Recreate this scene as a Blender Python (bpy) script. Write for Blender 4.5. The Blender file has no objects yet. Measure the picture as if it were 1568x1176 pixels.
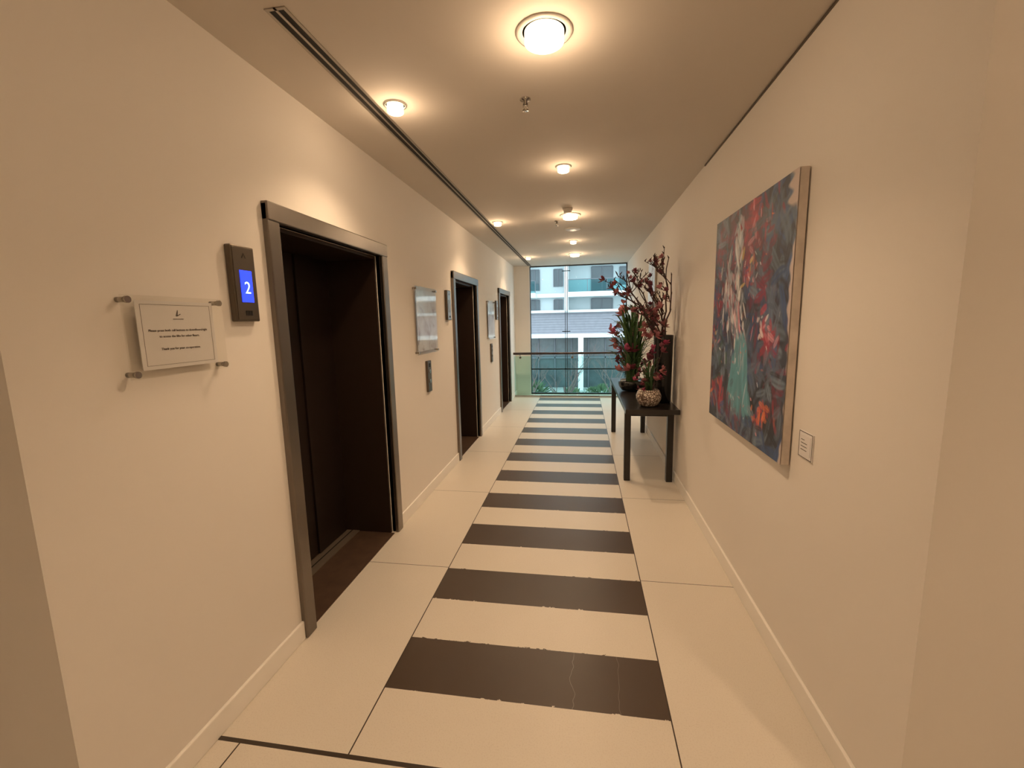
import bpy, bmesh, math, random
import numpy as np
from mathutils import Vector, Matrix
random.seed(7); np.random.seed(7)
scene = bpy.context.scene
CEIL = 2.72
XL, XR = -1.42, 0.905

# ------------------------------------------------------------------ materials
def new_mat(name):
    m = bpy.data.materials.new(name); m.use_nodes = True
    nt = m.node_tree
    return m, nt, nt.nodes['Principled BSDF']
def setp(b, **k):
    names = dict(col='Base Color', rough='Roughness', metal='Metallic', spec='Specular IOR Level',
                 emc='Emission Color', ems='Emission Strength', trans='Transmission Weight', ior='IOR', alpha='Alpha',
                 sub='Subsurface Weight', coat='Coat Weight')
    for a, v in k.items():
        if a in ('col', 'emc') and len(v) == 3: v = (*v, 1)
        b.inputs[names[a]].default_value = v
def simple(name, col, rough=0.5, metal=0.0, var=0.08, scale=12, bump=0.0, bscale=80, **k):
    m, nt, b = new_mat(name)
    setp(b, col=col, rough=rough, metal=metal, **k)
    tc = nt.nodes.new('ShaderNodeTexCoord')
    n = nt.nodes.new('ShaderNodeTexNoise'); n.inputs['Scale'].default_value = scale
    n.inputs['Detail'].default_value = 3
    nt.links.new(tc.outputs['Object'], n.inputs['Vector'])
    mx = nt.nodes.new('ShaderNodeMix'); mx.data_type = 'RGBA'
    mx.inputs[6].default_value = (*[c*(1-var) for c in col[:3]], 1)
    mx.inputs[7].default_value = (*[min(1, c*(1+var)) for c in col[:3]], 1)
    nt.links.new(n.outputs['Fac'], mx.inputs[0]); nt.links.new(mx.outputs[2], b.inputs['Base Color'])
    if bump:
        n2 = nt.nodes.new('ShaderNodeTexNoise'); n2.inputs['Scale'].default_value = bscale
        nt.links.new(tc.outputs['Object'], n2.inputs['Vector'])
        bp = nt.nodes.new('ShaderNodeBump'); bp.inputs['Strength'].default_value = bump
        bp.inputs['Distance'].default_value = 0.002
        nt.links.new(n2.outputs['Fac'], bp.inputs['Height']); nt.links.new(bp.outputs['Normal'], b.inputs['Normal'])
    return m
def glassy(name, tint, gloss=0.1, rough=0.02, k=1.0):
    m = bpy.data.materials.new(name); m.use_nodes = True; nt = m.node_tree; nt.nodes.clear()
    o = nt.nodes.new('ShaderNodeOutputMaterial'); t = nt.nodes.new('ShaderNodeBsdfTransparent')
    g = nt.nodes.new('ShaderNodeBsdfGlossy'); mx = nt.nodes.new('ShaderNodeMixShader')
    t.inputs[0].default_value = (*tint, 1); g.inputs['Roughness'].default_value = rough
    lw = nt.nodes.new('ShaderNodeLayerWeight'); lw.inputs[0].default_value = gloss
    mu = nt.nodes.new('ShaderNodeMath'); mu.operation = 'MULTIPLY'; mu.inputs[1].default_value = k
    nt.links.new(lw.outputs['Fresnel'], mu.inputs[0]); nt.links.new(mu.outputs[0], mx.inputs[0])
    nt.links.new(t.outputs[0], mx.inputs[1]); nt.links.new(g.outputs[0], mx.inputs[2])
    nt.links.new(mx.outputs[0], o.inputs[0])
    return m
def emis(name, col, s):
    m, nt, b = new_mat(name); setp(b, col=(0.9, 0.85, 0.8), emc=col, ems=s); return m

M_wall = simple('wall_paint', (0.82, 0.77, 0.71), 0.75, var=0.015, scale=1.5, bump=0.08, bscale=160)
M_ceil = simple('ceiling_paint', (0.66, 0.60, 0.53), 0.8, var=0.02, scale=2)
M_base = simple('skirting_paint', (0.90, 0.86, 0.80), 0.45, var=0.03, scale=6)
M_white = simple('white_plastic', (0.75, 0.71, 0.66), 0.4, var=0.02)
M_frame = simple('brushed_steel', (0.23, 0.20, 0.175), 0.30, 0.95, var=0.2, scale=3)
M_lift = simple('bronze_lift_door', (0.022, 0.012, 0.009), 0.38, 0.3, var=0.12, scale=3)
M_lift2 = simple('bronze_reveal', (0.036, 0.020, 0.014), 0.4, 0.3, var=0.12, scale=3)
M_thresh = simple('threshold_stone', (0.085, 0.052, 0.034), 0.3, var=0.5, scale=14)
M_sill = simple('sill_metal', (0.30, 0.24, 0.18), 0.4, 0.6, var=0.1)
M_dark = simple('dark_metal', (0.02, 0.02, 0.022), 0.45, 0.3, var=0.1)
M_slot = simple('slot_black', (0.012, 0.010, 0.009), 0.7)
M_alu = simple('aluminium', (0.42, 0.38, 0.33), 0.4, 0.8)
M_chrome = simple('chrome', (0.45, 0.42, 0.38), 0.2, 1.0)
M_glow = emis('lamp_glass', (1.0, 0.76, 0.45), 5.0)
M_glow2 = emis('lamp_core', (1.0, 0.90, 0.70), 24.0)
M_wood = simple('handrail_wood', (0.045, 0.022, 0.016), 0.35, var=0.3, scale=30)
M_table = simple('black_lacquer_table', (0.018, 0.015, 0.014), 0.28, var=0.3, scale=20)
M_black = simple('gloss_black_ceramic', (0.012, 0.012, 0.013), 0.15, var=0.1)
M_glass = glassy('window_glass', (0.95, 0.99, 0.99), 0.05)
M_bglass = glassy('balustrade_glass', (0.82, 0.96, 0.94), 0.06)
M_acryl = glassy('clear_acrylic', (0.97, 0.97, 0.96), 0.08, 0.05, 0.35)
M_card = simple('sign_card', (0.80, 0.77, 0.76), 0.5, var=0.02)
M_ink = simple('sign_ink', (0.08, 0.05, 0.035), 0.6)
M_lcd = emis('lcd_blue', (0.02, 0.05, 1.0), 2.2); M_lcd.node_tree.nodes['Principled BSDF'].inputs['Base Color'].default_value = (0, 0, 0.2, 1)
M_lcdoff = simple('lcd_unlit', (0.30, 0.29, 0.27), 0.25)
M_digit = emis('lcd_digit', (0.45, 0.75, 1.0), 1.6)
M_panel = simple('lift_panel_metal', (0.14, 0.115, 0.09), 0.35, 0.8, var=0.1)
M_panel2 = simple('lift_panel_steel', (0.40, 0.36, 0.32), 0.3, 0.9, var=0.1)
M_canvas_edge = simple('canvas_edge', (0.68, 0.60, 0.54), 0.8, var=0.3, scale=14)

# floor ---------------------------------------------------------------
def floor_mat():
    m, nt, b = new_mat('stone_floor')
    def mt(op, a, bb=None, c=None):
        n = nt.nodes.new('ShaderNodeMath'); n.operation = op
        for i, v in enumerate((a, bb, c)):
            if v is None: continue
            if isinstance(v, (int, float)): n.inputs[i].default_value = v
            else: nt.links.new(v, n.inputs[i])
        return n.outputs[0]
    g = nt.nodes.new('ShaderNodeNewGeometry'); sp = nt.nodes.new('ShaderNodeSeparateXYZ')
    nt.links.new(g.outputs['Position'], sp.inputs[0]); X, Y = sp.outputs[0], sp.outputs[1]
    def noise(s, d=3, r=0.6):
        n = nt.nodes.new('ShaderNodeTexNoise'); n.inputs['Scale'].default_value = s; n.inputs['Detail'].default_value = d
        n.inputs['Roughness'].default_value = r
        nt.links.new(g.outputs['Position'], n.inputs['Vector']); return n.outputs['Fac']
    chip = mt('MULTIPLY', mt('MAXIMUM', mt('SUBTRACT', noise(22, 4), 0.60), 0), 0.10)
    Yc = mt('SUBTRACT', Y, chip)
    t = mt('FLOORED_MODULO', mt('SUBTRACT', Yc, 1.615), 0.638)
    inX = mt('MULTIPLY', mt('GREATER_THAN', X, -0.865), mt('LESS_THAN', X, 0.355))
    inY = mt('MULTIPLY', mt('GREATER_THAN', Yc, 1.615), mt('LESS_THAN', Y, 8.95))
    dark = mt('MULTIPLY', mt('MULTIPLY', mt('LESS_THAN', t, 0.317), inX), inY)
    def line(v, at, w): return mt('LESS_THAN', mt('ABSOLUTE', mt('SUBTRACT', v, at)), w)
    past = mt('GREATER_THAN', Y, 1.30)
    jx = mt('MULTIPLY', mt('MAXIMUM', line(X, -0.865, 0.0028), line(X, 0.355, 0.0028)), past)
    ty = mt('FLOORED_MODULO', mt('SUBTRACT', Y, 1.30), 1.276)
    jy = mt('MULTIPLY', mt('LESS_THAN', ty, 0.0045), mt('SUBTRACT', 1.0, inX))
    thick = line(Y, 1.30, 0.009)
    back = mt('MULTIPLY', mt('SUBTRACT', 1, past), mt('MAXIMUM', line(X, -1.31, 0.003), line(X, 0.6, 0.003)))
    joint = mt('MAXIMUM', mt('MAXIMUM', jx, jy), mt('MAXIMUM', thick, back))
    def mix(f, a, c):
        n = nt.nodes.new('ShaderNodeMix'); n.data_type = 'RGBA'
        nt.links.new(f, n.inputs[0])
        for i, v in ((6, a), (7, c)):
            if isinstance(v, tuple): n.inputs[i].default_value = (*v, 1)
            else: nt.links.new(v, n.inputs[i])
        return n.outputs[2]
    speck = mt('MULTIPLY', mt('MAXIMUM', mt('SUBTRACT', noise(170, 1), 0.5), 0), 0.9)
    cloud = noise(3.0, 2)
    light = mix(cloud, (0.71, 0.65, 0.56), (0.745, 0.685, 0.595))
    light = mix(speck, light, (0.46, 0.38, 0.30))
    dk = mix(noise(6, 2), (0.070, 0.047, 0.033), (0.082, 0.057, 0.041))
    scr = mt('MULTIPLY', mt('MULTIPLY', mt('MAXIMUM', line(mt('ADD', X, mt('MULTIPLY', noise(7, 2), 0.12)), 0.02, 0.0015), line(mt('ADD', X, mt('MULTIPLY', noise(5, 2), 0.08)), 0.20, 0.001)), mt('LESS_THAN', Y, 1.95)), 0.3)
    dk = mix(scr, dk, (0.4, 0.35, 0.3))
    c = mix(dark, light, dk)
    c = mix(joint, c, (0.05, 0.035, 0.025))
    nt.links.new(c, b.inputs['Base Color'])
    setp(b, spec=0.40, rough=0.36)
    return m
M_floor = floor_mat()

# ------------------------------------------------------------------ mesh builder
class B:
    def __init__(s): s.bm = bmesh.new()
    def box(s, x0, x1, y0, y1, z0, z1, mi=0):
        vs = [s.bm.verts.new(p) for p in ((x0,y0,z0),(x1,y0,z0),(x1,y1,z0),(x0,y1,z0),(x0,y0,z1),(x1,y0,z1),(x1,y1,z1),(x0,y1,z1))]
        for f in ((0,3,2,1),(4,5,6,7),(0,1,5,4),(1,2,6,5),(2,3,7,6),(3,0,4,7)):
            s.bm.faces.new([vs[i] for i in f]).material_index = mi
        return s
    def tube(s, pts, rad, seg=6, mi=0, cap=True):
        pts = [Vector(p) for p in pts]; n = len(pts)
        if isinstance(rad, (int, float)): rad = [rad]*n
        rings = []; ref = Vector((0.13, 0.31, 0.94)).normalized()
        for i, p in enumerate(pts):
            d = (pts[min(i+1, n-1)] - pts[max(i-1, 0)])
            d = d.normalized() if d.length > 1e-9 else Vector((0,0,1))
            a = d.cross(ref)
            if a.length < 0.05: a = d.cross(Vector((1,0,0)))
            a.normalize(); b2 = d.cross(a)
            rings.append([s.bm.verts.new(p + (a*math.cos(2*math.pi*k/seg) + b2*math.sin(2*math.pi*k/seg))*rad[i]) for k in range(seg)])
        for i in range(n-1):
            for k in range(seg):
                f = s.bm.faces.new((rings[i][k], rings[i][(k+1)%seg], rings[i+1][(k+1)%seg], rings[i+1][k])); f.material_index = mi; f.smooth = True
        if cap:
            for r in (rings[0], rings[-1]):
                s.bm.faces.new(r).material_index = mi
        return s
    def lathe(s, prof, c, seg=32, mi=0, sx=1, sy=1, smooth=True, fn=None):
        rings = []
        for r, z in prof:
            rings.append([s.bm.verts.new((c[0]+math.cos(2*math.pi*k/seg)*r*sx, c[1]+math.sin(2*math.pi*k/seg)*r*sy, c[2]+z)) for k in range(seg)])
        for i in range(len(prof)-1):
            for k in range(seg):
                f = s.bm.faces.new((rings[i][k], rings[i][(k+1)%seg], rings[i+1][(k+1)%seg], rings[i+1][k]))
                f.material_index = fn(i, k) if fn else mi; f.smooth = smooth
        for r, idx in ((rings[0], 0), (rings[-1], -1)):
            if prof[idx][0] > 1e-6: s.bm.faces.new(r).material_index = mi
        return s
    def strip(s, centers, widths, side, mi=0, fold=0.15, up=Vector((0,0,1))):
        rows = []
        for p, w in zip(centers, widths):
            rows.append([s.bm.verts.new(p - side*w), s.bm.verts.new(p - up*w*fold), s.bm.verts.new(p + side*w)])
        for i in range(len(rows)-1):
            for k in range(2):
                f = s.bm.faces.new((rows[i][k], rows[i][k+1], rows[i+1][k+1], rows[i+1][k])); f.material_index = mi; f.smooth = True
    def obj(s, name, mats, parent=None, bevel=0, norm=True):
        if norm: bmesh.ops.recalc_face_normals(s.bm, faces=s.bm.faces)
        me = bpy.data.meshes.new(name); s.bm.to_mesh(me); s.bm.free()
        for m in (mats if isinstance(mats, (list, tuple)) else [mats]): me.materials.append(m)
        o = bpy.data.objects.new(name, me); scene.collection.objects.link(o)
        if parent: o.parent = parent
        if bevel:
            md = o.modifiers.new('bevel', 'BEVEL'); md.width = bevel; md.segments = 2; md.limit_method = 'ANGLE'
        return o
def empty(name, loc=(0,0,0)):
    o = bpy.data.objects.new(name, None); scene.collection.objects.link(o); o.empty_display_size = 0.1
    return o
def text(body, size, loc, parent, mat, name, align='CENTER', ext=0.0004, facing='+X', bold=0.0):
    cu = bpy.data.curves.new(name, 'FONT'); cu.body = body; cu.size = size; cu.align_x = align; cu.align_y = 'CENTER'; cu.extrude = ext
    cu.offset = bold
    cu.materials.append(mat)
    o = bpy.data.objects.new(name, cu); scene.collection.objects.link(o); o.parent = parent; o.location = loc
    o.rotation_euler = (math.pi/2, 0, math.pi/2 if facing == '+X' else -math.pi/2)
    return o

# ------------------------------------------------------------------ room shell
doors = [(1.85, 3.08), (4.74, 5.90), (7.44, 8.56)]   # outer frame extents in Y
OPZ = 2.07; FW = 0.08
YEND = 9.52
b = B(); b.box(-3.2, 3.0, -3.0, YEND, -0.25, 0.0); b.obj('floor', M_floor)
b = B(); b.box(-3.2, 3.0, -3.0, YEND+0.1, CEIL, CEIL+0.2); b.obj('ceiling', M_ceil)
TH = 0.50
b = B(); y = 0.87
for (a, c) in doors:
    b.box(XL-TH, XL, y, a+FW, 0, CEIL); b.box(XL-TH, XL, a+FW, c-FW, OPZ, CEIL); y = c-FW
b.box(XL-TH, XL, y, YEND, 0, CEIL)
b.box(-3.2, XL-TH, 0.87, 1.05, 0, CEIL)
b.box(XL-TH-0.05, XL-TH, 1.0, YEND, 0, CEIL)
b.obj('wall_left', M_wall)
b = B(); b.box(XR, XR+0.2, 1.24, YEND, 0, CEIL); b.box(XR+0.2, 3.0, 1.24, 1.42, 0, CEIL); b.obj('wall_right', M_wall)
b = B(); b.box(-3.2, 3.0, -3.15, -3.0, 0, CEIL); b.obj('wall_back', M_wall)
b = B(); b.box(-3.35, -3.2, -3.0, 1.05, 0, CEIL); b.obj('wall_lobby_west', M_wall)
b = B(); b.box(3.0, 3.15, -3.0, 1.42, 0, CEIL); b.obj('wall_lobby_east', M_wall)
b = B(); b.box(XL, -1.10, 9.36, YEND, 0, CEIL); b.obj('wall_end_pier', M_wall)
# baseboards
def bb(name, segs):
    b = B()
    for s in segs: b.box(*s, 0.0, 0.098)
    b.obj(name, M_base, bevel=0.004)
segs = []; y = 0.87
for a, c in doors: segs.append((XL, XL+0.015, y, a)); y = c
segs.append((XL, XL+0.015, y, 9.36)); segs.append((-3.2, XL+0.015, 0.855, 0.87))
bb('baseboard_left', segs)
bb('baseboard_right', [(XR-0.015, XR, 1.24, YEND-0.1), (XR-0.015, 3.0, 1.225, 1.24)])
b = B(); b.box(XR-0.007, XR, 1.24, 3.65, CEIL-0.012, CEIL-0.004, 0)
b.obj('trim_picture_rail', M_panel)

# lifts ----------------------------------------------------------------
for i, (a, c) in enumerate(doors):
    e = empty('door_%d' % (i+1))
    P = 0.028
    b = B()
    b.box(XL-0.03, XL+P, a, a+FW, 0, OPZ+FW); b.box(XL-0.03, XL+P, c-FW, c, 0, OPZ+FW); b.box(XL-0.03, XL+P+0.004, a, c, OPZ, OPZ+FW+0.006)
    b.obj('lift_frame', M_frame, e, bevel=0.006)
    b = B()  # reveal lining
    b.box(XL-0.44, XL-0.03, a+FW, a+FW+0.02, 0.003, OPZ); b.box(XL-0.44, XL-0.03, c-FW-0.02, c-FW, 0.003, OPZ); b.box(XL-0.44, XL-0.03, a+FW+.02, c-FW-.02, OPZ-0.02, OPZ)
    b.obj('reveal_lining', M_lift2, e)
    mid = (a+c)/2
    b = B()
    b.box(XL-0.43, XL-0.405, a+FW+.02, mid+0.18, 0.012, OPZ-.02); b.box(XL-0.415, XL-0.39, mid+0.15, c-FW-.02, 0.012, OPZ-.02)
    b.obj('lift_door_panels', M_lift, e, bevel=0.002)
    b = B(); b.box(XL-0.44, XL-0.002, a+FW+.02, c-FW-.02, 0.0, 0.004, 0); b.box(XL-0.40, XL-0.29, a+FW+.02, c-FW-.02, 0.004, 0.009, 1)
    b.box(XL-0.355, XL-0.345, a+FW+.02, c-FW-.02, 0.009, 0.0095, 2); b.obj('sill_and_threshold', [M_thresh, M_sill, M_slot], e)

# lift position indicator
def indicator(y0, lit):
    e = empty('lift_floor_indicator')
    mp = M_panel if lit else M_panel2
    b = B(); b.box(XL, XL+0.028, y0, y0+0.13, 1.62, 1.93); b.obj('housing', M_panel, e, bevel=0.005)
    b = B(); b.box(XL+0.028, XL+0.030, y0+0.008, y0+0.122, 1.628, 1.922); b.obj('face_plate', mp, e, bevel=0.001)
    b = B(); b.box(XL+0.030, XL+0.032, y0+0.035, y0+0.10, 1.70, 1.83); b.obj('lcd', M_lcd if lit else M_lcdoff, e)
    if lit: text('2', 0.070, (XL+0.0325, y0+0.070, 1.757), e, M_digit, 'digit')
    b = B()
    for k in range(5):
        b.box(XL+0.030, XL+0.0315, y0+0.05+0.008*k, y0+0.054+0.008*k, 1.645, 1.665)
    b.tube([(XL+.0305, y0+.055, 1.88), (XL+.0305, y0+.065, 1.90), (XL+.0305, y0+.075, 1.88)], 0.0012, 5)
    b.obj('grille', M_slot, e)
indicator(1.61, True); indicator(4.48, False); indicator(7.16, False)
def callplate(y0):
    e = empty('lift_call_button')
    b = B(); b.box(XL, XL+0.022, y0, y0+0.10, 0.96, 1.25); b.obj('plate', M_panel, e, bevel=0.004)
    b = B()
    for z in (1.15, 1.06):
        pts = [(XL+0.022, y0+0.05, z), (XL+0.028, y0+0.05, z)]; b.tube(pts, 0.019, 20)
    b.obj('buttons', M_chrome, e)
    b = B(); b.box(XL+.022, XL+.0235, y0+.03, y0+.07, 1.19, 1.225); b.obj('display_slot', M_slot, e)
callplate(3.82); callplate(6.70)
# acrylic sign
def standoffs(b, ys, zs, L):
    for yy in ys:
        for zz in zs:
            b.tube([(XL, yy, zz), (XL+L, yy, zz)], 0.0085, 14); b.tube([(XL+L, yy, zz), (XL+L+0.008, yy, zz)], 0.011, 14)
e = empty('acrylic_wall_sign')
b = B(); b.box(XL+0.028, XL+0.033, 1.15, 1.53, 1.44, 1.705); b.obj('acrylic_plate', M_acryl, e)
b = B(); b.box(XL+0.025, XL+0.0275, 1.195, 1.49, 1.465, 1.69); b.obj('card', M_card, e)
b = B(); standoffs(b, (1.166, 1.514), (1.455, 1.69), 0.033); b.obj('standoffs', M_chrome, e)
b = B(); w = 0.001
for s in ((1.21,1.475,1.477,1.477+w),(1.21,1.475,1.677,1.677+w),(1.21,1.21+w,1.477,1.677),(1.475,1.475+w,1.477,1.678)):
    b.box(XL+0.0275, XL+0.0279, *s)
b.tube([(XL+.028, 1.335, 1.640), (XL+.028, 1.342, 1.66), (XL+.028, 1.340, 1.642), (XL+.028, 1.352, 1.647), (XL+.028,1.337,1.640)], 0.0011, 5)
b.tube([(XL+.028, 1.322, 1.630), (XL+.028, 1.362, 1.630)], 0.0009, 5)
b.obj('border_and_logo', M_ink, e)
for k, t in enumerate(['Please press both call buttons to downfloors/right', 'to access the lifts for other floors.', 'Thank you for your co-operation.']):
    text(t, 0.0112, (XL+0.028, 1.342, (1.592, 1.572, 1.530)[k]), e, M_ink, 'text_line')
# glossy notices
def poster_mat():
    m, nt, b = new_mat('print_painted_reflections')
    tc = nt.nodes.new('ShaderNodeTexCoord'); n = nt.nodes.new('ShaderNodeTexNoise'); n.inputs['Scale'].default_value = 6; n.inputs['Detail'].default_value = 5; n.inputs['Distortion'].default_value = 1.2
    nt.links.new(tc.outputs['Object'], n.inputs['Vector'])
    r = nt.nodes.new('ShaderNodeValToRGB'); el = r.color_ramp.elements
    el[0].position = 0.30; el[0].color = (0.45, 0.37, 0.35, 1); el[1].position = 0.46; el[1].color = (0.86, 0.85, 0.84, 1)  # pale and dark blotches put into the print colour as acrylic reflections
    x = el.new(0.38); x.color = (0.70, 0.62, 0.58, 1); x = el.new(0.6); x.color = (0.96, 0.96, 0.95, 1)
    nt.links.new(n.outputs['Fac'], r.inputs[0]); nt.links.new(r.outputs[0], b.inputs['Base Color'])
    setp(b, rough=0.25, metal=0.0, spec=0.3); return m
M_poster = poster_mat()
for (ya, yb) in ((3.58, 4.12), (6.48, 6.98)):
    e = empty('framed_notice')
    b = B(); b.box(XL+0.022, XL+0.026, ya+0.03, yb-0.03, 1.35, 1.88); b.obj('print', M_poster, e)
    b = B(); b.box(XL+0.0265, XL+0.031, ya, yb, 1.32, 1.91); b.obj('acrylic_front', M_acryl, e)
    b = B(); standoffs(b, (ya+.02, yb-.02), (1.34, 1.89), 0.031); b.obj('standoffs', M_chrome, e)

# ------------------------------------------------------------------ ceiling things
e = empty('slot_air_diffuser')
b = B(); x0 = -1.125
b.box(x0, x0+0.012, 1.58, 9.3, CEIL-0.004, CEIL); b.box(x0+0.036, x0+0.046, 1.58, 9.3, CEIL-0.004, CEIL); b.box(x0+0.070, x0+0.082, 1.58, 9.3, CEIL-0.004, CEIL)
b.box(x0+.012, x0+0.07, 1.58, 1.592, CEIL-0.004, CEIL); b.obj('aluminium_blades', M_alu, e)
b = B(); b.box(x0+0.012, x0+0.036, 1.592, 9.3, CEIL-0.0015, CEIL); b.box(x0+0.046, x0+0.07, 1.592, 9.3, CEIL-0.0015, CEIL); b.obj('slots', M_slot, e)

LC = (1.0, 0.70, 0.435)
def downlight(x, y, big=True, P=20, S=20):
    e = empty('ceiling_downlight')
    R = 0.112 if big else 0.06; r = 0.078 if big else 0.042
    b = B()
    b.lathe([(R, 0), (R, -0.004), (R-0.010, -0.007), (r+0.012, -0.006), (r+0.008, 0)], (x, y, CEIL), 40); b.obj('trim_ring', M_white, e)
    b = B()
    b.lathe([(r, -0.001), (r, -0.038), (r-0.006, -0.042), (r-0.012, -0.040)], (x, y, CEIL), 40)
    b.obj('glass_drop_ring', M_glow, e, norm=True)
    b = B(); b.lathe([(r-0.012, -0.040), (r*0.5, -0.034), (0.0001, -0.032)], (x, y, CEIL), 40); b.obj('lamp_core', M_glow2, e)
    l = bpy.data.lights.new('bulb', 'POINT'); l.energy = P; l.color = LC; l.shadow_soft_size = 0.05
    o = bpy.data.objects.new('bulb', l); scene.collection.objects.link(o); o.parent = e; o.location = (x, y, CEIL-0.12)
    l = bpy.data.lights.new('beam', 'SPOT'); l.energy = S; l.color = LC; l.shadow_soft_size = 0.04; l.spot_size = math.radians(125); l.spot_blend = 0.7
    o = bpy.data.objects.new('beam', l); scene.collection.objects.link(o); o.parent = e; o.location = (x, y, CEIL-0.06)
for (x, y, bg) in ((-0.15, 1.90, 1), (-0.14, 3.45, 0), (-0.13, 5.0, 1), (-0.13, 6.6, 0), (-0.13, 7.9, 1)):
    downlight(x, y, bg, 4.4 if bg else 1.8, 43 if bg else 25)
for y in (2.33, 5.14, 8.05): downlight(-0.96, y, False, 2.2, 30)
downlight(-0.2, -0.9, True, 6, 20); downlight(1.6, -0.2, True, 12, 40); downlight(-2.2, -1.2, True, 3, 10)
# sprinklers, detectors
def sprinkler(x, y):
    b = B()
    b.lathe([(0.028, 0), (0.028, -0.004), (0.01, -0.008), (0.008, -0.028), (0.0001, -0.03)], (x, y, CEIL), 20)
    b.tube([(x-0.010, y, CEIL-.02), (x-0.012, y, CEIL-.04), (x-.002, y, CEIL-.052)], 0.002, 5); b.tube([(x+0.010, y, CEIL-.02), (x+0.012, y, CEIL-.04), (x+.002, y, CEIL-.052)], 0.002, 5)
    b.lathe([(0.0001, -0.051), (0.017, -0.052), (0.017, -0.0545), (0.0001, -0.055)], (x, y, CEIL), 16)
    b.obj('fire_sprinkler', M_chrome)
sprinkler(-0.29, 2.41); sprinkler(-0.29, 5.25)
b = B(); b.lathe([(0.05, 0), (0.05, -0.012), (0.042, -0.018), (0.040, -0.035), (0.03, -0.042), (0.0001, -0.043)], (-0.15, 4.72, CEIL), 28); b.obj('smoke_detector', M_white)
b = B(); b.lathe([(0.10, 0), (0.10, -0.006), (0.085, -0.012), (0.0001, -0.010)], (-0.12, 5.75, CEIL), 32); b.obj('ceiling_speaker', M_white)

# ------------------------------------------------------------------ end window & balustrade
e = empty('window_1')
YW = 9.44
b = B()
b.box(-1.10, -1.085, YW-.03, YW+.03, 0, CEIL); b.box(XR-0.02, XR, YW-.03, YW+.03, 0, CEIL)
b.box(-0.360, -0.350, YW-.05, YW+.03, 0, CEIL); b.box(-0.320, -0.310, YW-.05, YW+.03, 0, CEIL)
b.box(-1.085, XR-.02, YW-.03, YW+.03, 0, 0.03); b.box(-1.085, XR-.02, YW-.03, YW+.03, CEIL-.02, CEIL)
b.box(-1.085, XR-.02, YW-.03, YW+.03, 0.535, 0.560)
b.obj('frame', M_dark, e, bevel=0.002)
b = B(); b.box(-1.085, XR-.02, YW-.004, YW+.004, 0.03, CEIL-.02); b.obj('glazing', M_glass, e)
b = B()
for z in (1.35, 2.6): 
    b.tube([(-0.42, YW-.03, z), (-0.25, YW-.03, z)], 0.009, 8)
b.obj('spider_fixings', M_dark, e)
e = empty('glass_balustrade')
YB = 9.05
b = B()
for x0, x1 in ((XL+.01, -1.01), (-0.99, -0.11), (-0.09, XR-.02)): b.box(x0, x1, YB-.006, YB+.006, 0.03, 0.86)
b.obj('glass_panels', M_bglass, e)
b = B(); b.tube([(XL, YB-.03, 0.915), (XR, YB-.03, 0.915)], 0.024, 16); b.obj('handrail', M_wood, e)
b = B()
for x in (-1.28, -0.2, 0.72):
    b.tube([(x, YB-.03, .89), (x, YB-.03, .86), (x, YB-.006, .83)], 0.008, 8); b.tube([(x, YB-.012, .83), (x, YB+.012, .83)], 0.022, 16)
b.box(XL+.016, XR-.016, YB-.02, YB+.02, 0, 0.035); b.obj('brackets_and_channel', M_chrome, e)

# ------------------------------------------------------------------ exterior
M_bw = simple('render_pale_grey', (0.40, 0.46, 0.48), 0.8, var=0.05, scale=0.5)
M_slab = simple('slab_white', (0.66, 0.71, 0.73), 0.7, var=0.03)
M_win = simple('dark_window', (0.05, 0.075, 0.09), 0.12, var=0.4, scale=0.6)
M_wf = simple('window_frame_grey', (0.10, 0.11, 0.13), 0.5)
M_louv = simple('lilac_brick', (0.22, 0.225, 0.26), 0.8, var=0.15, scale=3)
M_mort = simple('brick_joint', (0.17, 0.175, 0.20), 0.8)
M_teal = glassy('balcony_glass', (0.62, 0.84, 0.86), 0.2)
M_shop = simple('shopfront_dark', (0.06, 0.08, 0.085), 0.2, var=0.6, scale=1.2)
M_pave = simple('paving', (0.30, 0.35, 0.34), 0.8, var=0.15, scale=1)
YF = 40
e = empty('apartment_building')
b = B(); b.box(-34, 34, YF, YF+6, 2.3, 19); b.obj('upper_facade', M_bw, e)
b = B(); b.box(-34, 34, YF-.6, YF+6, 0.35, 2.3); b.obj('brick_band', M_louv, e)
b = B()
for k in range(8): b.box(-34, 34, YF-.62, YF-.6, 0.5+k*.22, 0.52+k*.22)
b.obj('brick_courses', M_mort, e)
b = B(); b.box(-34, 34, YF-1.0, YF-.6, 0.0, 0.35)
b.box(-34, 34, YF-.9, YF, 2.2, 2.42)
for k in range(5): b.box(-34, 34, YF-.35, YF, 3.55+k*3.0, 3.9+k*3.0)
for n in range(-3, 4):
    X0 = n*9.2
    for k in range(5): b.box(X0-1.2, X0+5.2, YF-1.9, YF-.35, 3.5+k*3.0, 3.9+k*3.0)
    b.box(X0-1.5, X0-1.2, YF-1.9, YF, 2.3, 18.5)
    b.box(X0-.35, X0+.1, YF-1.4, YF-.95, -4.6, 0)
b.obj('floor_slabs_and_columns', M_slab, e)
b = B(); f = B(); gl = B(); rl = B()
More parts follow.
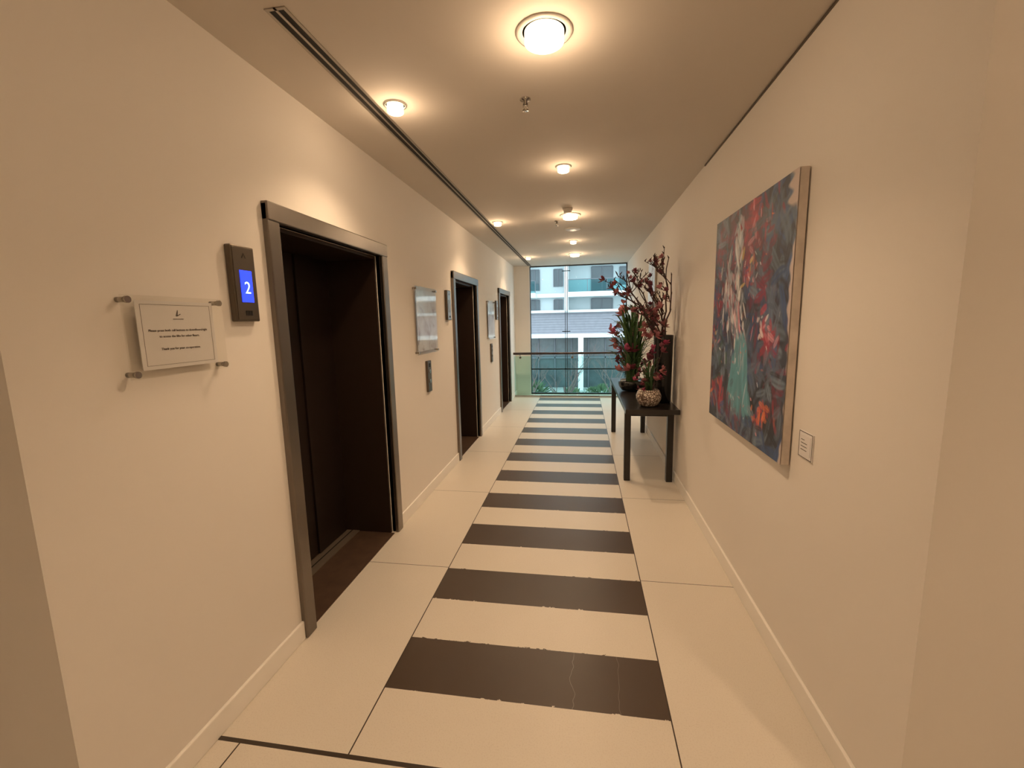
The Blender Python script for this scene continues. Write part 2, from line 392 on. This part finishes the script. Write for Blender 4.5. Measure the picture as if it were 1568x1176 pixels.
for n in range(-3, 4):
    X0 = n*9.2
    for k in range(-1, 5):
        zb = 3.9+k*3.0
        if k == -1: rows = ((X0+.8, X0+2.6, 2.45, 3.35), (X0-2.5, X0-1.75, 2.45, 3.35), (X0-4.6, X0-3.8, 2.45, 3.35))
        else: rows = ((X0+.8, X0+2.6, zb, zb+2.2), (X0+3.2, X0+4.6, zb+.6, zb+2.1), (X0-2.5, X0-1.75, zb+.6, zb+2.1), (X0-4.6, X0-3.8, zb+.3, zb+2.1))
        for x0, x1, z0, z1 in rows:
            b.box(x0, x1, YF-.04, YF, z0, z1)
            for xx in (x0-.05, (x0+x1)/2-.03, x1-.01): f.box(xx, xx+.06, YF-.10, YF-.04, z0, z1)
            f.box(x0, x1, YF-.10, YF-.04, z1, z1+.06)
        if k >= 0:
            gl.box(X0-1.2, X0+5.2, YF-1.88, YF-1.84, zb, zb+1.0); rl.box(X0-1.2, X0+5.2, YF-1.9, YF-1.82, zb+1.0, zb+1.06)
            for q in range(5): rl.box(X0-1.2+q*1.6, X0-1.16+q*1.6, YF-1.93, YF-1.88, zb, zb+1.0)
b.obj('windows', M_win, e); f.obj('window_frames', M_wf, e); gl.obj('balcony_glass', M_teal, e); rl.obj('balcony_rails', M_wf, e)
b = B(); b.box(-34, 34, YF+.2, YF+.6, -4.6, 0.0, 0)
for q in range(46):
    b.box(-34+q*1.5, -33.92+q*1.5, YF+.0, YF+.2, -4.6, 0.0, 1)
b.box(-34, 34, YF+.0, YF+.18, -1.9, -1.75, 1); b.obj('shopfront', [M_shop, M_wf], e)
b = B(); b.box(-45, 45, 9.9, 52, -4.9, -4.6); b.obj('street_ground', M_pave)
M_bark = simple('bark_grey', (0.12, 0.085, 0.08), 0.9, var=0.2)
def tree(x, y, z, h):
    b = B()
    def grow(p, d, L, r, lev):
        pts = [p]; rr = [r]; n = 4
        for i in range(n):
            d = (d + Vector((random.uniform(-.16,.16), random.uniform(-.16,.16), .06))).normalized()
            p = p + d*L/n; pts.append(p); rr.append(r*(1-.4*(i+1)/n))
        b.tube(pts, rr, 5 if lev else 7, 0, cap=False)
        if lev < 5:
            for k in range(3 if lev else 4):
                j = random.choice([2,3,4]); a = random.uniform(0, 6.28); s = random.uniform(.5, .95)
                grow(pts[j], (d + Vector((math.cos(a)*s, math.sin(a)*s, .15))).normalized(), L*random.uniform(.55,.78), rr[j]*.66, lev+1)
    grow(Vector((x, y, z)), Vector((0,0,1)), h*.33, 0.11, 0)
    b.obj('bare_tree', M_bark)
for x, y, h in ((-3.0, 23, 7.6), (-1.0, 26, 6.8), (1.6, 23, 6.6), (5.5, 25, 7), (-7, 25, 7)): tree(x, y, -4.6, h)
M_leafd = simple('leaf_dark', (0.035, 0.085, 0.03), 0.45, var=0.4, scale=20)
M_leaf = simple('leaf_green', (0.065, 0.15, 0.045), 0.4, var=0.4, scale=20)
M_hedge = simple('hedge_green', (0.07, 0.12, 0.06), 0.7, var=0.4, scale=5)
# street shrubs
b = B()
for k in range(26):
    cx, cy = random.uniform(-12, 12), random.uniform(33.5, 37); R = random.uniform(.6, 1.2)
    for j in range(60):
        a = random.uniform(0, 6.28); el = random.uniform(0, 1.5); d = Vector((math.cos(a)*math.cos(el), math.sin(a)*math.cos(el), math.sin(el)))
        p = Vector((cx, cy, -4.6)) + d*R*.6; side = d.cross(Vector((.2,.5,.8))).normalized()
        b.strip([p, p+d*R*.3, p+d*R*.55], (.05,.10,.02), side)
b.obj('street_shrubs', M_hedge, norm=False)
# planter terrace just outside the window
e = empty('terrace_planter')
b = B(); b.box(-3.5, 3.5, 9.75, 11.6, -1.0, -0.42, 0); b.obj('planter_box', M_bw, e)
b = B()
for k in range(420):
    p = Vector((random.uniform(-3.2, 3.2), random.uniform(9.9, 11.4), -0.43)); a = random.uniform(0, 6.28); L = random.uniform(.18, .5)
    d = Vector((math.cos(a), math.sin(a), 0)); side = Vector((-d.y, d.x, 0))
    cs = [p + d*L*.5*t*t + Vector((0,0,L*(t-.35*t*t))) for t in (0,.33,.66,1)]
    b.strip(cs, (.008,.012,.009,.001), side)
b.obj('grasses', M_hedge, e, norm=False)

# ------------------------------------------------------------------ painting
def canvas():
    e = empty('abstract_painting')
    Y0, Y1, Z0, Z1 = 2.02, 3.13, 0.945, 2.188; XF = XR-0.040
    b = B(); b.box(XF, XR-0.006, Y0, Y1, Z0, Z1); b.obj('stretcher_canvas', M_canvas_edge, e, bevel=0.003)
    W, H = 300, 330
    img = np.zeros((H, W, 3)); 
    uu, vv = np.meshgrid(np.linspace(0,1,W), np.linspace(0,1,H))   # u: left->right as seen, v: top->bottom
    img[:] = (0.045, 0.05, 0.07)
    C = dict(red=(0.40,0.035,0.06), crim=(0.22,0.02,0.05), dk=(0.025,0.025,0.035), slate=(0.085,0.11,0.16), steel=(0.15,0.20,0.26), blue=(0.04,0.08,0.20),
             white=(0.78,0.78,0.80), pale=(0.46,0.50,0.57), teal=(0.10,0.28,0.34), orange=(0.66,0.17,0.06), yel=(0.70,0.50,0.15), pink=(0.66,0.30,0.36), grn=(0.04,0.10,0.06), mar=(0.10,0.02,0.04))
    rnd = random.Random(3)
    def stroke(u, v, L, w, a, col, op):
        u0, u1 = max(0,int((u-L)*W)), min(W,int((u+L)*W)+1); v0, v1 = max(0,int((v-L)*H)), min(H,int((v+L)*H)+1)
        if u1<=u0 or v1<=v0: return
        U = uu[v0:v1,u0:u1]-u; V = vv[v0:v1,u0:u1]-v
        p = U*math.cos(a)+V*math.sin(a); q = -U*math.sin(a)+V*math.cos(a) + 0.35*np.sin(p*22+u*50)*w
        m = np.clip(2.4-2.4*((p/L)**2+(q/w)**2), 0, 1)*op
        m *= 0.75+0.25*np.sin(q/w*8+u*40)
        img[v0:v1,u0:u1] = img[v0:v1,u0:u1]*(1-m[...,None]) + np.array(col)*m[...,None]
    def region(n, cu, cv, su, sv, cols, L=(.03,.08), w=(.010,.025), op=(.5,.95), ang=None):
        for _ in range(n):
            u = rnd.gauss(cu, su); v = rnd.gauss(cv, sv); col = C[rnd.choice(cols)]
            k = rnd.uniform(.75,1.25); a = rnd.uniform(0,math.pi) if ang is None else rnd.gauss(ang,.4)
            stroke(u, v, rnd.uniform(*L), rnd.uniform(*w), a, [c*k for c in col], rnd.uniform(*op))
    region(420, .5, .5, .35, .35, ['slate','dk','blue','steel','dk','mar'], (.06,.16), (.02,.05))
    region(60, .35, .06, .25, .05, ['mar','crim','dk','slate'], (.05,.1), (.015,.035))
    region(55, .50, .15, .09, .09, ['red','crim','red','mar'], (.04,.09), (.012,.03))
    region(14, .60, .10, .06, .05, ['red','pink','pink'], (.02,.05), (.008,.016))
    region(55, .12, .18, .08, .10, ['crim','slate','steel','mar'], (.04,.09))
    region(60, .82, .15, .10, .12, ['slate','dk','blue','steel'], (.05,.12), (.015,.04))
    region(14, .78, .12, .06, .08, ['red','crim'], (.02,.05), (.006,.012))
    region(42, .40, .17, .030, .06, ['steel','pale','pale','white'], (.03,.08), (.010,.02), ang=1.5)
    region(50, .22, .36, .10, .08, ['red','crim','slate','mar'], (.03,.08))
    region(85, .28, .36, .08, .08, ['pale','white','pink','steel','pale'], (.02,.06), (.006,.016), ang=1.4)
    region(16, .57, .30, .06, .05, ['orange','yel','red','pink'], (.015,.04), (.007,.015))
    region(60, .80, .38, .11, .10, ['dk','slate','blue','dk','steel'], (.05,.12), (.018,.04))
    region(30, .70, .28, .05, .06, ['crim','slate','mar'], (.03,.08))
    region(50, .42, .53, .07, .07, ['white','pale','pink','steel','white'], (.02,.06), (.007,.016), ang=1.4)
    region(36, .06, .46, .05, .10, ['red','crim','blue','slate'], (.02,.06))
    region(16, .05, .60, .03, .03, ['orange','pink','yel'], (.01,.03), (.006,.012))
    region(46, .80, .57, .09, .05, ['red','pink','crim','red','slate'], (.02,.06), (.008,.02))
    region(12, .74, .53, .06, .03, ['white','pale','pink'], (.015,.04), (.005,.012))
    region(40, .13, .68, .07, .06, ['grn','slate','dk','steel'], (.04,.10))
    for _ in range(150):
        v = rnd.uniform(.62, .88); hw = .05+.42*(v-.60); u = .48 + rnd.uniform(-hw, hw)
        k = rnd.uniform(.75, 1.25); stroke(u, v, rnd.uniform(.05,.10), rnd.uniform(.012,.028), math.pi/2+(u-.5)*-1.2, [c*k for c in C['teal']], .8)
    region(16, .50, .70, .05, .06, ['pale','steel'], (.03,.07), (.005,.010), ang=1.6)
    region(44, .13, .86, .08, .06, ['red','crim','slate','red','orange'], (.02,.06))
    region(40, .32, .93, .10, .04, ['crim','dk','blue','steel','mar'], (.03,.07))
    region(40, .84, .74, .07, .06, ['slate','crim','dk','steel'], (.03,.08))
    region(26, .80, .87, .06, .035, ['orange','red','orange','red'], (.015,.05), (.008,.018))
    region(44, .80, .96, .14, .03, ['slate','blue','dk','steel'], (.04,.08))
    region(80, .45, .5, .28, .3, ['white','pale','pink','orange'], (.006,.02), (.003,.007))
    img *= 1.15
    edge = 0.985 + 0.005*np.sin(vv*37)+0.005*np.sin(vv*91+1)+0.02*np.clip(np.sin(vv*9+1.2),-1,0.4)
    m = np.clip((uu-edge)*60, 0, 1)
    m = np.maximum(m, np.clip((uu-0.925-0.02*np.sin(vv*120))*40,0,1)*np.clip((0.12-vv)*60,0,1))
    img[:] = img*(1-m[...,None]) + np.array((0.60,0.50,0.46))*m[...,None]
    img = np.clip(img, 0.004, 1)
    hh = (img.sum(2)-.3)*0.0016
    verts = []; 
    for j in range(H):
        for i in range(W):
            verts.append((XF-0.0015-float(max(0,hh[j,i])), Y1-(Y1-Y0)*i/(W-1), Z1-(Z1-Z0)*j/(H-1)))
    faces = [(j*W+i, (j+1)*W+i, (j+1)*W+i+1, j*W+i+1) for j in range(H-1) for i in range(W-1)]
    me = bpy.data.meshes.new('paint_surface'); me.from_pydata(verts, [], faces)
    ca = me.color_attributes.new('paint', 'FLOAT_COLOR', 'POINT')
    arr = np.ones((H*W, 4), dtype=np.float32); arr[:, :3] = img.reshape(-1, 3); ca.data.foreach_set('color', arr.ravel())
    m, nt, bs = new_mat('oil_paint'); at = nt.nodes.new('ShaderNodeVertexColor'); at.layer_name = 'paint'
    nt.links.new(at.outputs[0], bs.inputs['Base Color']); setp(bs, rough=0.5)
    me.materials.append(m); me.shade_smooth()
    o = bpy.data.objects.new('paint_surface', me); scene.collection.objects.link(o); o.parent = e
canvas()
e = empty('painting_label')
b = B(); b.box(XR-.006, XR, 1.84, 1.95, 1.015, 1.125); b.obj('label_plate', M_card, e)
b = B(); b.box(XR-.0075, XR-.006, 1.855, 1.935, 1.03, 1.11); b.obj('label_card', M_card, e)
b = B()
for k in range(4): b.box(XR-.0082, XR-.0075, 1.90-(.02 if k else 0.0), 1.928, 1.09-.014*k, 1.0925-.014*k)
for s in ((1.842,1.948,1.016,1.0185),(1.842,1.948,1.1215,1.124),(1.842,1.8445,1.016,1.124),(1.9455,1.948,1.016,1.124)): b.box(XR-.0068, XR-.006, *s)
b.obj('label_text', M_panel, e)
e = empty('framed_print')
b = B(); b.box(XR-.026, XR-.002, 5.70, 6.25, 1.75, 2.34); b.obj('frame', M_alu, e, bevel=.003)
b = B(); b.box(XR-.028, XR-.026, 5.72, 6.23, 1.77, 2.32); b.obj('print', M_poster, e)

# ------------------------------------------------------------------ console table
TZ = 0.755
b = B()
TX0, TX1, TY0, TY1 = 0.40, 0.889, 4.12, 6.40
b.box(TX0, TX1, TY0, TY1, TZ-.045, TZ)
b.box(TX0+.05, TX1-.04, TY0+.18, TY1-.16, TZ-.10, TZ-.045)
for x in (TX0+.01, TX1-.078):
    for y in (TY0+.17, TY1-.20): b.box(x, x+.06, y, y+.06, 0, TZ-.045)
b.obj('console_table', M_table, bevel=.004)

# ------------------------------------------------------------------ flowers
M_br = simple('magnolia_bark', (0.065, 0.032, 0.030), 0.7, var=0.3, scale=40)
M_pk = simple('petal_dusky_pink', (0.50, 0.20, 0.22), 0.55, var=0.35, scale=25)
M_pk2 = simple('petal_plum', (0.22, 0.055, 0.085), 0.5, var=0.4, scale=25)
M_hot = simple('petal_magenta', (0.50, 0.09, 0.20), 0.5, var=0.3, scale=25)
XM = XR-0.055
def clampv(p): return Vector((min(p.x, XM), p.y, p.z))
def petal(b, p, d, L, W, mi, curl=.5):
    d = d.normalized(); side = d.cross(Vector((.2,.3,1)));
    if side.length < .05: side = d.cross(Vector((1,0,0)))
    side.normalize(); up = side.cross(d)
    cs = [clampv(p + d*L*t + up*L*curl*(t*t-.0)*.6) for t in (0,.3,.6,.85,1)]
    b.strip(cs, (W*.25,W*.8,W,W*.6,W*.05), side, mi, fold=.35, up=up)
def flower(b, p, s, mi, d=None, n=6):
    d = (d or Vector((random.uniform(-1,1), random.uniform(-1,.5), random.uniform(-.2,1)))).normalized()
    a = d.cross(Vector((.3,.1,.9))).normalized(); c = d.cross(a)
    for k in range(n):
        t = 2*math.pi*k/n + random.uniform(-.2,.2); sp = random.uniform(.55, 1.1)
        petal(b, p, d + (a*math.cos(t)+c*math.sin(t))*sp, s*random.uniform(.8,1.1), s*.3, mi, random.uniform(-.3,.5))
    b.tube([p, p+d*s*.25], [s*.08, s*.05], 6, mi)
def leaf(b, p, a, L, H, W, mi):
    d = Vector((math.cos(a), math.sin(a), 0)); side = Vector((-d.y, d.x, 0)); n = 8
    cs = [clampv(p + d*L*(t**1.4) + Vector((0,0,H*(t*1.6-.9*t*t)))) for t in [i/n for i in range(n+1)]]
    b.strip(cs, [W*(.45+.9*t)*(1-t)**.55 if t<1 else .001 for t in [i/n for i in range(n+1)]], side, mi, fold=.4)

# tall vase with magnolia branches
e = empty('magnolia_branch_vase')
vx, vy = 0.792, 4.52
b = B(); b.lathe([(.075,0),(.085,.01),(.088,.30),(.092,.62),(.094,.67),(.088,.672),(.084,.62),(.0001,.60)], (vx, vy, TZ+.001), 40); b.obj('tall_black_vase', M_black, e)
b = B(); fl = B(); tips = []
random.seed(21)
def branch(p, d, L, r, lev):
    pts = [p]; rr = [r]; n = 8
    for i in range(n):
        d = (d + Vector((random.uniform(-.30,.28), random.uniform(-.2,.2), random.uniform(-.05,.10)))).normalized()
        if p.x > XM-.06 and d.x > 0: d.x *= -.4
        p = clampv(p + d*L/n); pts.append(p); rr.append(max(.0026, r*(1-.5*(i+1)/n)))
    b.tube(pts, rr, 6, 0)
    for q in pts[2:]:
        if random.random() < .07: tips.append((q, .035))
        if random.random() < .5:   # buds
            b.tube([q, q+Vector((random.uniform(-.02,.02), random.uniform(-.02,.02), .024))], [.007, .002], 5, 0)
    if lev < 2:
        for k in range(3):
            j = random.choice([2,3,4,5,6,7]); a = random.uniform(0, 6.28)
            branch(pts[j], (d*.8 + Vector((math.cos(a)*.9, math.sin(a)*.5, .1))).normalized(), L*random.uniform(.3,.48), rr[j]*.8, lev+1)
    if random.random() < .14: tips.append((pts[-1], .03))
for (dx, dy, L) in ((-.50,-.1,.80), (-.32,.2,.84), (-.14,-.15,.84), (.02,.25,.74), (.14,-.6,.70), (-.70,.1,.58), (-.16,-.45,.70)):
    p0 = Vector((vx+dx*.06, vy+dy*.06, TZ+.60)); branch(p0, Vector((dx,dy,1)).normalized(), L, .009, 0)
b.obj('branches', M_br, e)
for q, s in tips:
    if s > 0: flower(fl, q, s*random.uniform(1.0,1.8), random.choice([0,0,1,1]))
for k in range(12):
    flower(fl, clampv(Vector((vx+random.uniform(-.22,.02), vy+random.uniform(-.16,.05), TZ+random.uniform(.62,.95)))), random.uniform(.05,.08), random.choice([0,0,1]))
fl.obj('magnolia_flowers', [M_pk, M_pk2], e, norm=False)

# near arrangement in mosaic bowl
def mosaic():
    m, nt, bs = new_mat('mosaic_pot'); tc = nt.nodes.new('ShaderNodeTexCoord'); v = nt.nodes.new('ShaderNodeTexVoronoi'); v.feature = 'DISTANCE_TO_EDGE'; v.inputs['Scale'].default_value = 42
    nt.links.new(tc.outputs['Object'], v.inputs['Vector']); r = nt.nodes.new('ShaderNodeValToRGB'); r.color_ramp.elements[0].position = .06; r.color_ramp.elements[0].color = (.10,.055,.04,1)
    r.color_ramp.elements[1].position = .16; r.color_ramp.elements[1].color = (.66,.58,.50,1); nt.links.new(v.outputs['Distance'], r.inputs[0]); nt.links.new(r.outputs[0], bs.inputs['Base Color']); setp(bs, rough=.3); return m
e = empty('orchid_arrangement')
px, py = 0.632, 4.31
b = B(); b.lathe([(.06,0),(.088,.015),(.115,.07),(.118,.105),(.10,.15),(.088,.165),(.08,.16),(.09,.13),(.0001,.12)], (px, py, TZ+.001), 36); b.obj('mosaic_bowl', mosaic(), e)
b = B(); fl = B()
for k in range(30): leaf(b, Vector((px+random.uniform(-.03,.03), py+random.uniform(-.03,.03), TZ+.13)), random.uniform(0,6.28), random.uniform(.06,.17), random.uniform(.16,.5), .014, random.choice([0,1]))
for k in range(10):
    a = random.uniform(0,6.28); q = Vector((px+math.cos(a)*.03, py+math.sin(a)*.03, TZ+.13)); tip = q+Vector((math.cos(a)*random.uniform(.02,.11), math.sin(a)*random.uniform(.02,.10), random.uniform(.12,.48)))
    midp = (q+tip)/2 + Vector((0,0,.03)); b.tube([q, midp, tip], [.004,.003,.002], 5, 2)
    for j in range(3): flower(fl, clampv(tip-Vector((random.uniform(-.03,.03),random.uniform(-.03,.03),j*.045))), random.uniform(.038,.06), random.choice([0,0,1,1,2]))
b.obj('leaves_and_stems', [M_leaf, M_leafd, M_br], e, norm=False); fl.obj('orchid_flowers', [M_pk, M_pk2, M_hot], e, norm=False)

# far lily arrangement in low black bowl
e = empty('lily_arrangement')
px, py = 0.58, 5.25
b = B(); b.lathe([(.07,0),(.12,.01),(.155,.06),(.16,.10),(.145,.125),(.135,.12),(.0001,.10)], (px, py, TZ+.001), 36); b.obj('low_black_bowl', M_black, e)
b = B(); fl = B()
for k in range(120): leaf(b, Vector((px+random.uniform(-.06,.06), py+random.uniform(-.06,.06), TZ+.09)), random.uniform(0,6.28), random.uniform(.14,.38), random.uniform(.4,1.3), random.uniform(.013,.022), random.choice([0,0,1]))
for k in range(38):
    a = random.uniform(0,6.28); q = Vector((px, py, TZ+.09)); rr = random.uniform(.05,.27); tip = clampv(q+Vector((math.cos(a)*rr, math.sin(a)*rr, random.uniform(.15,.95)-rr*.5)))
    b.tube([q, (q+tip)/2+Vector((0,0,.05)), tip], [.005,.004,.003], 5, 1)
    flower(fl, tip, random.uniform(.07,.12), random.choice([0,0,1,1,2]))
b.obj('leaves_and_stems', [M_leaf, M_leafd], e, norm=False); fl.obj('lily_flowers', [M_pk, M_pk2, M_hot], e, norm=False)

# ------------------------------------------------------------------ world, portal, camera
w = bpy.data.worlds.new('overcast'); scene.world = w; w.use_nodes = True
w.node_tree.nodes['Background'].inputs[0].default_value = (0.84, 0.94, 1.0, 1); w.node_tree.nodes['Background'].inputs[1].default_value = 3.9
l = bpy.data.lights.new('sky_portal', 'AREA'); l.shape = 'RECTANGLE'; l.size = 2.0; l.size_y = 2.7; l.cycles.is_portal = True
o = bpy.data.objects.new('sky_portal', l); scene.collection.objects.link(o); o.location = (-0.09, YW+.2, 1.36); o.rotation_euler = (-math.pi/2, 0, 0)

cam = bpy.data.cameras.new('camera'); co = bpy.data.objects.new('camera', cam); scene.collection.objects.link(co)
cam.sensor_width = 36; cam.lens = 670/1568*36; cam.clip_start = 0.02; cam.clip_end = 300
R = Matrix(((0.9874, -0.00518, 0.1584), (0.1575, 0.1444, -0.977), (-0.0178, 0.9895, 0.1433)))
Rq = R.to_quaternion().to_matrix() @ Matrix.Rotation(math.radians(-0.2), 3, 'Z')
co.matrix_world = Matrix.Translation((0, 0, 1.6)) @ Rq.to_4x4()
scene.camera = co
scene.view_settings.view_transform = 'Standard'
scene.view_settings.look = 'None'
scene.view_settings.exposure = 0.0
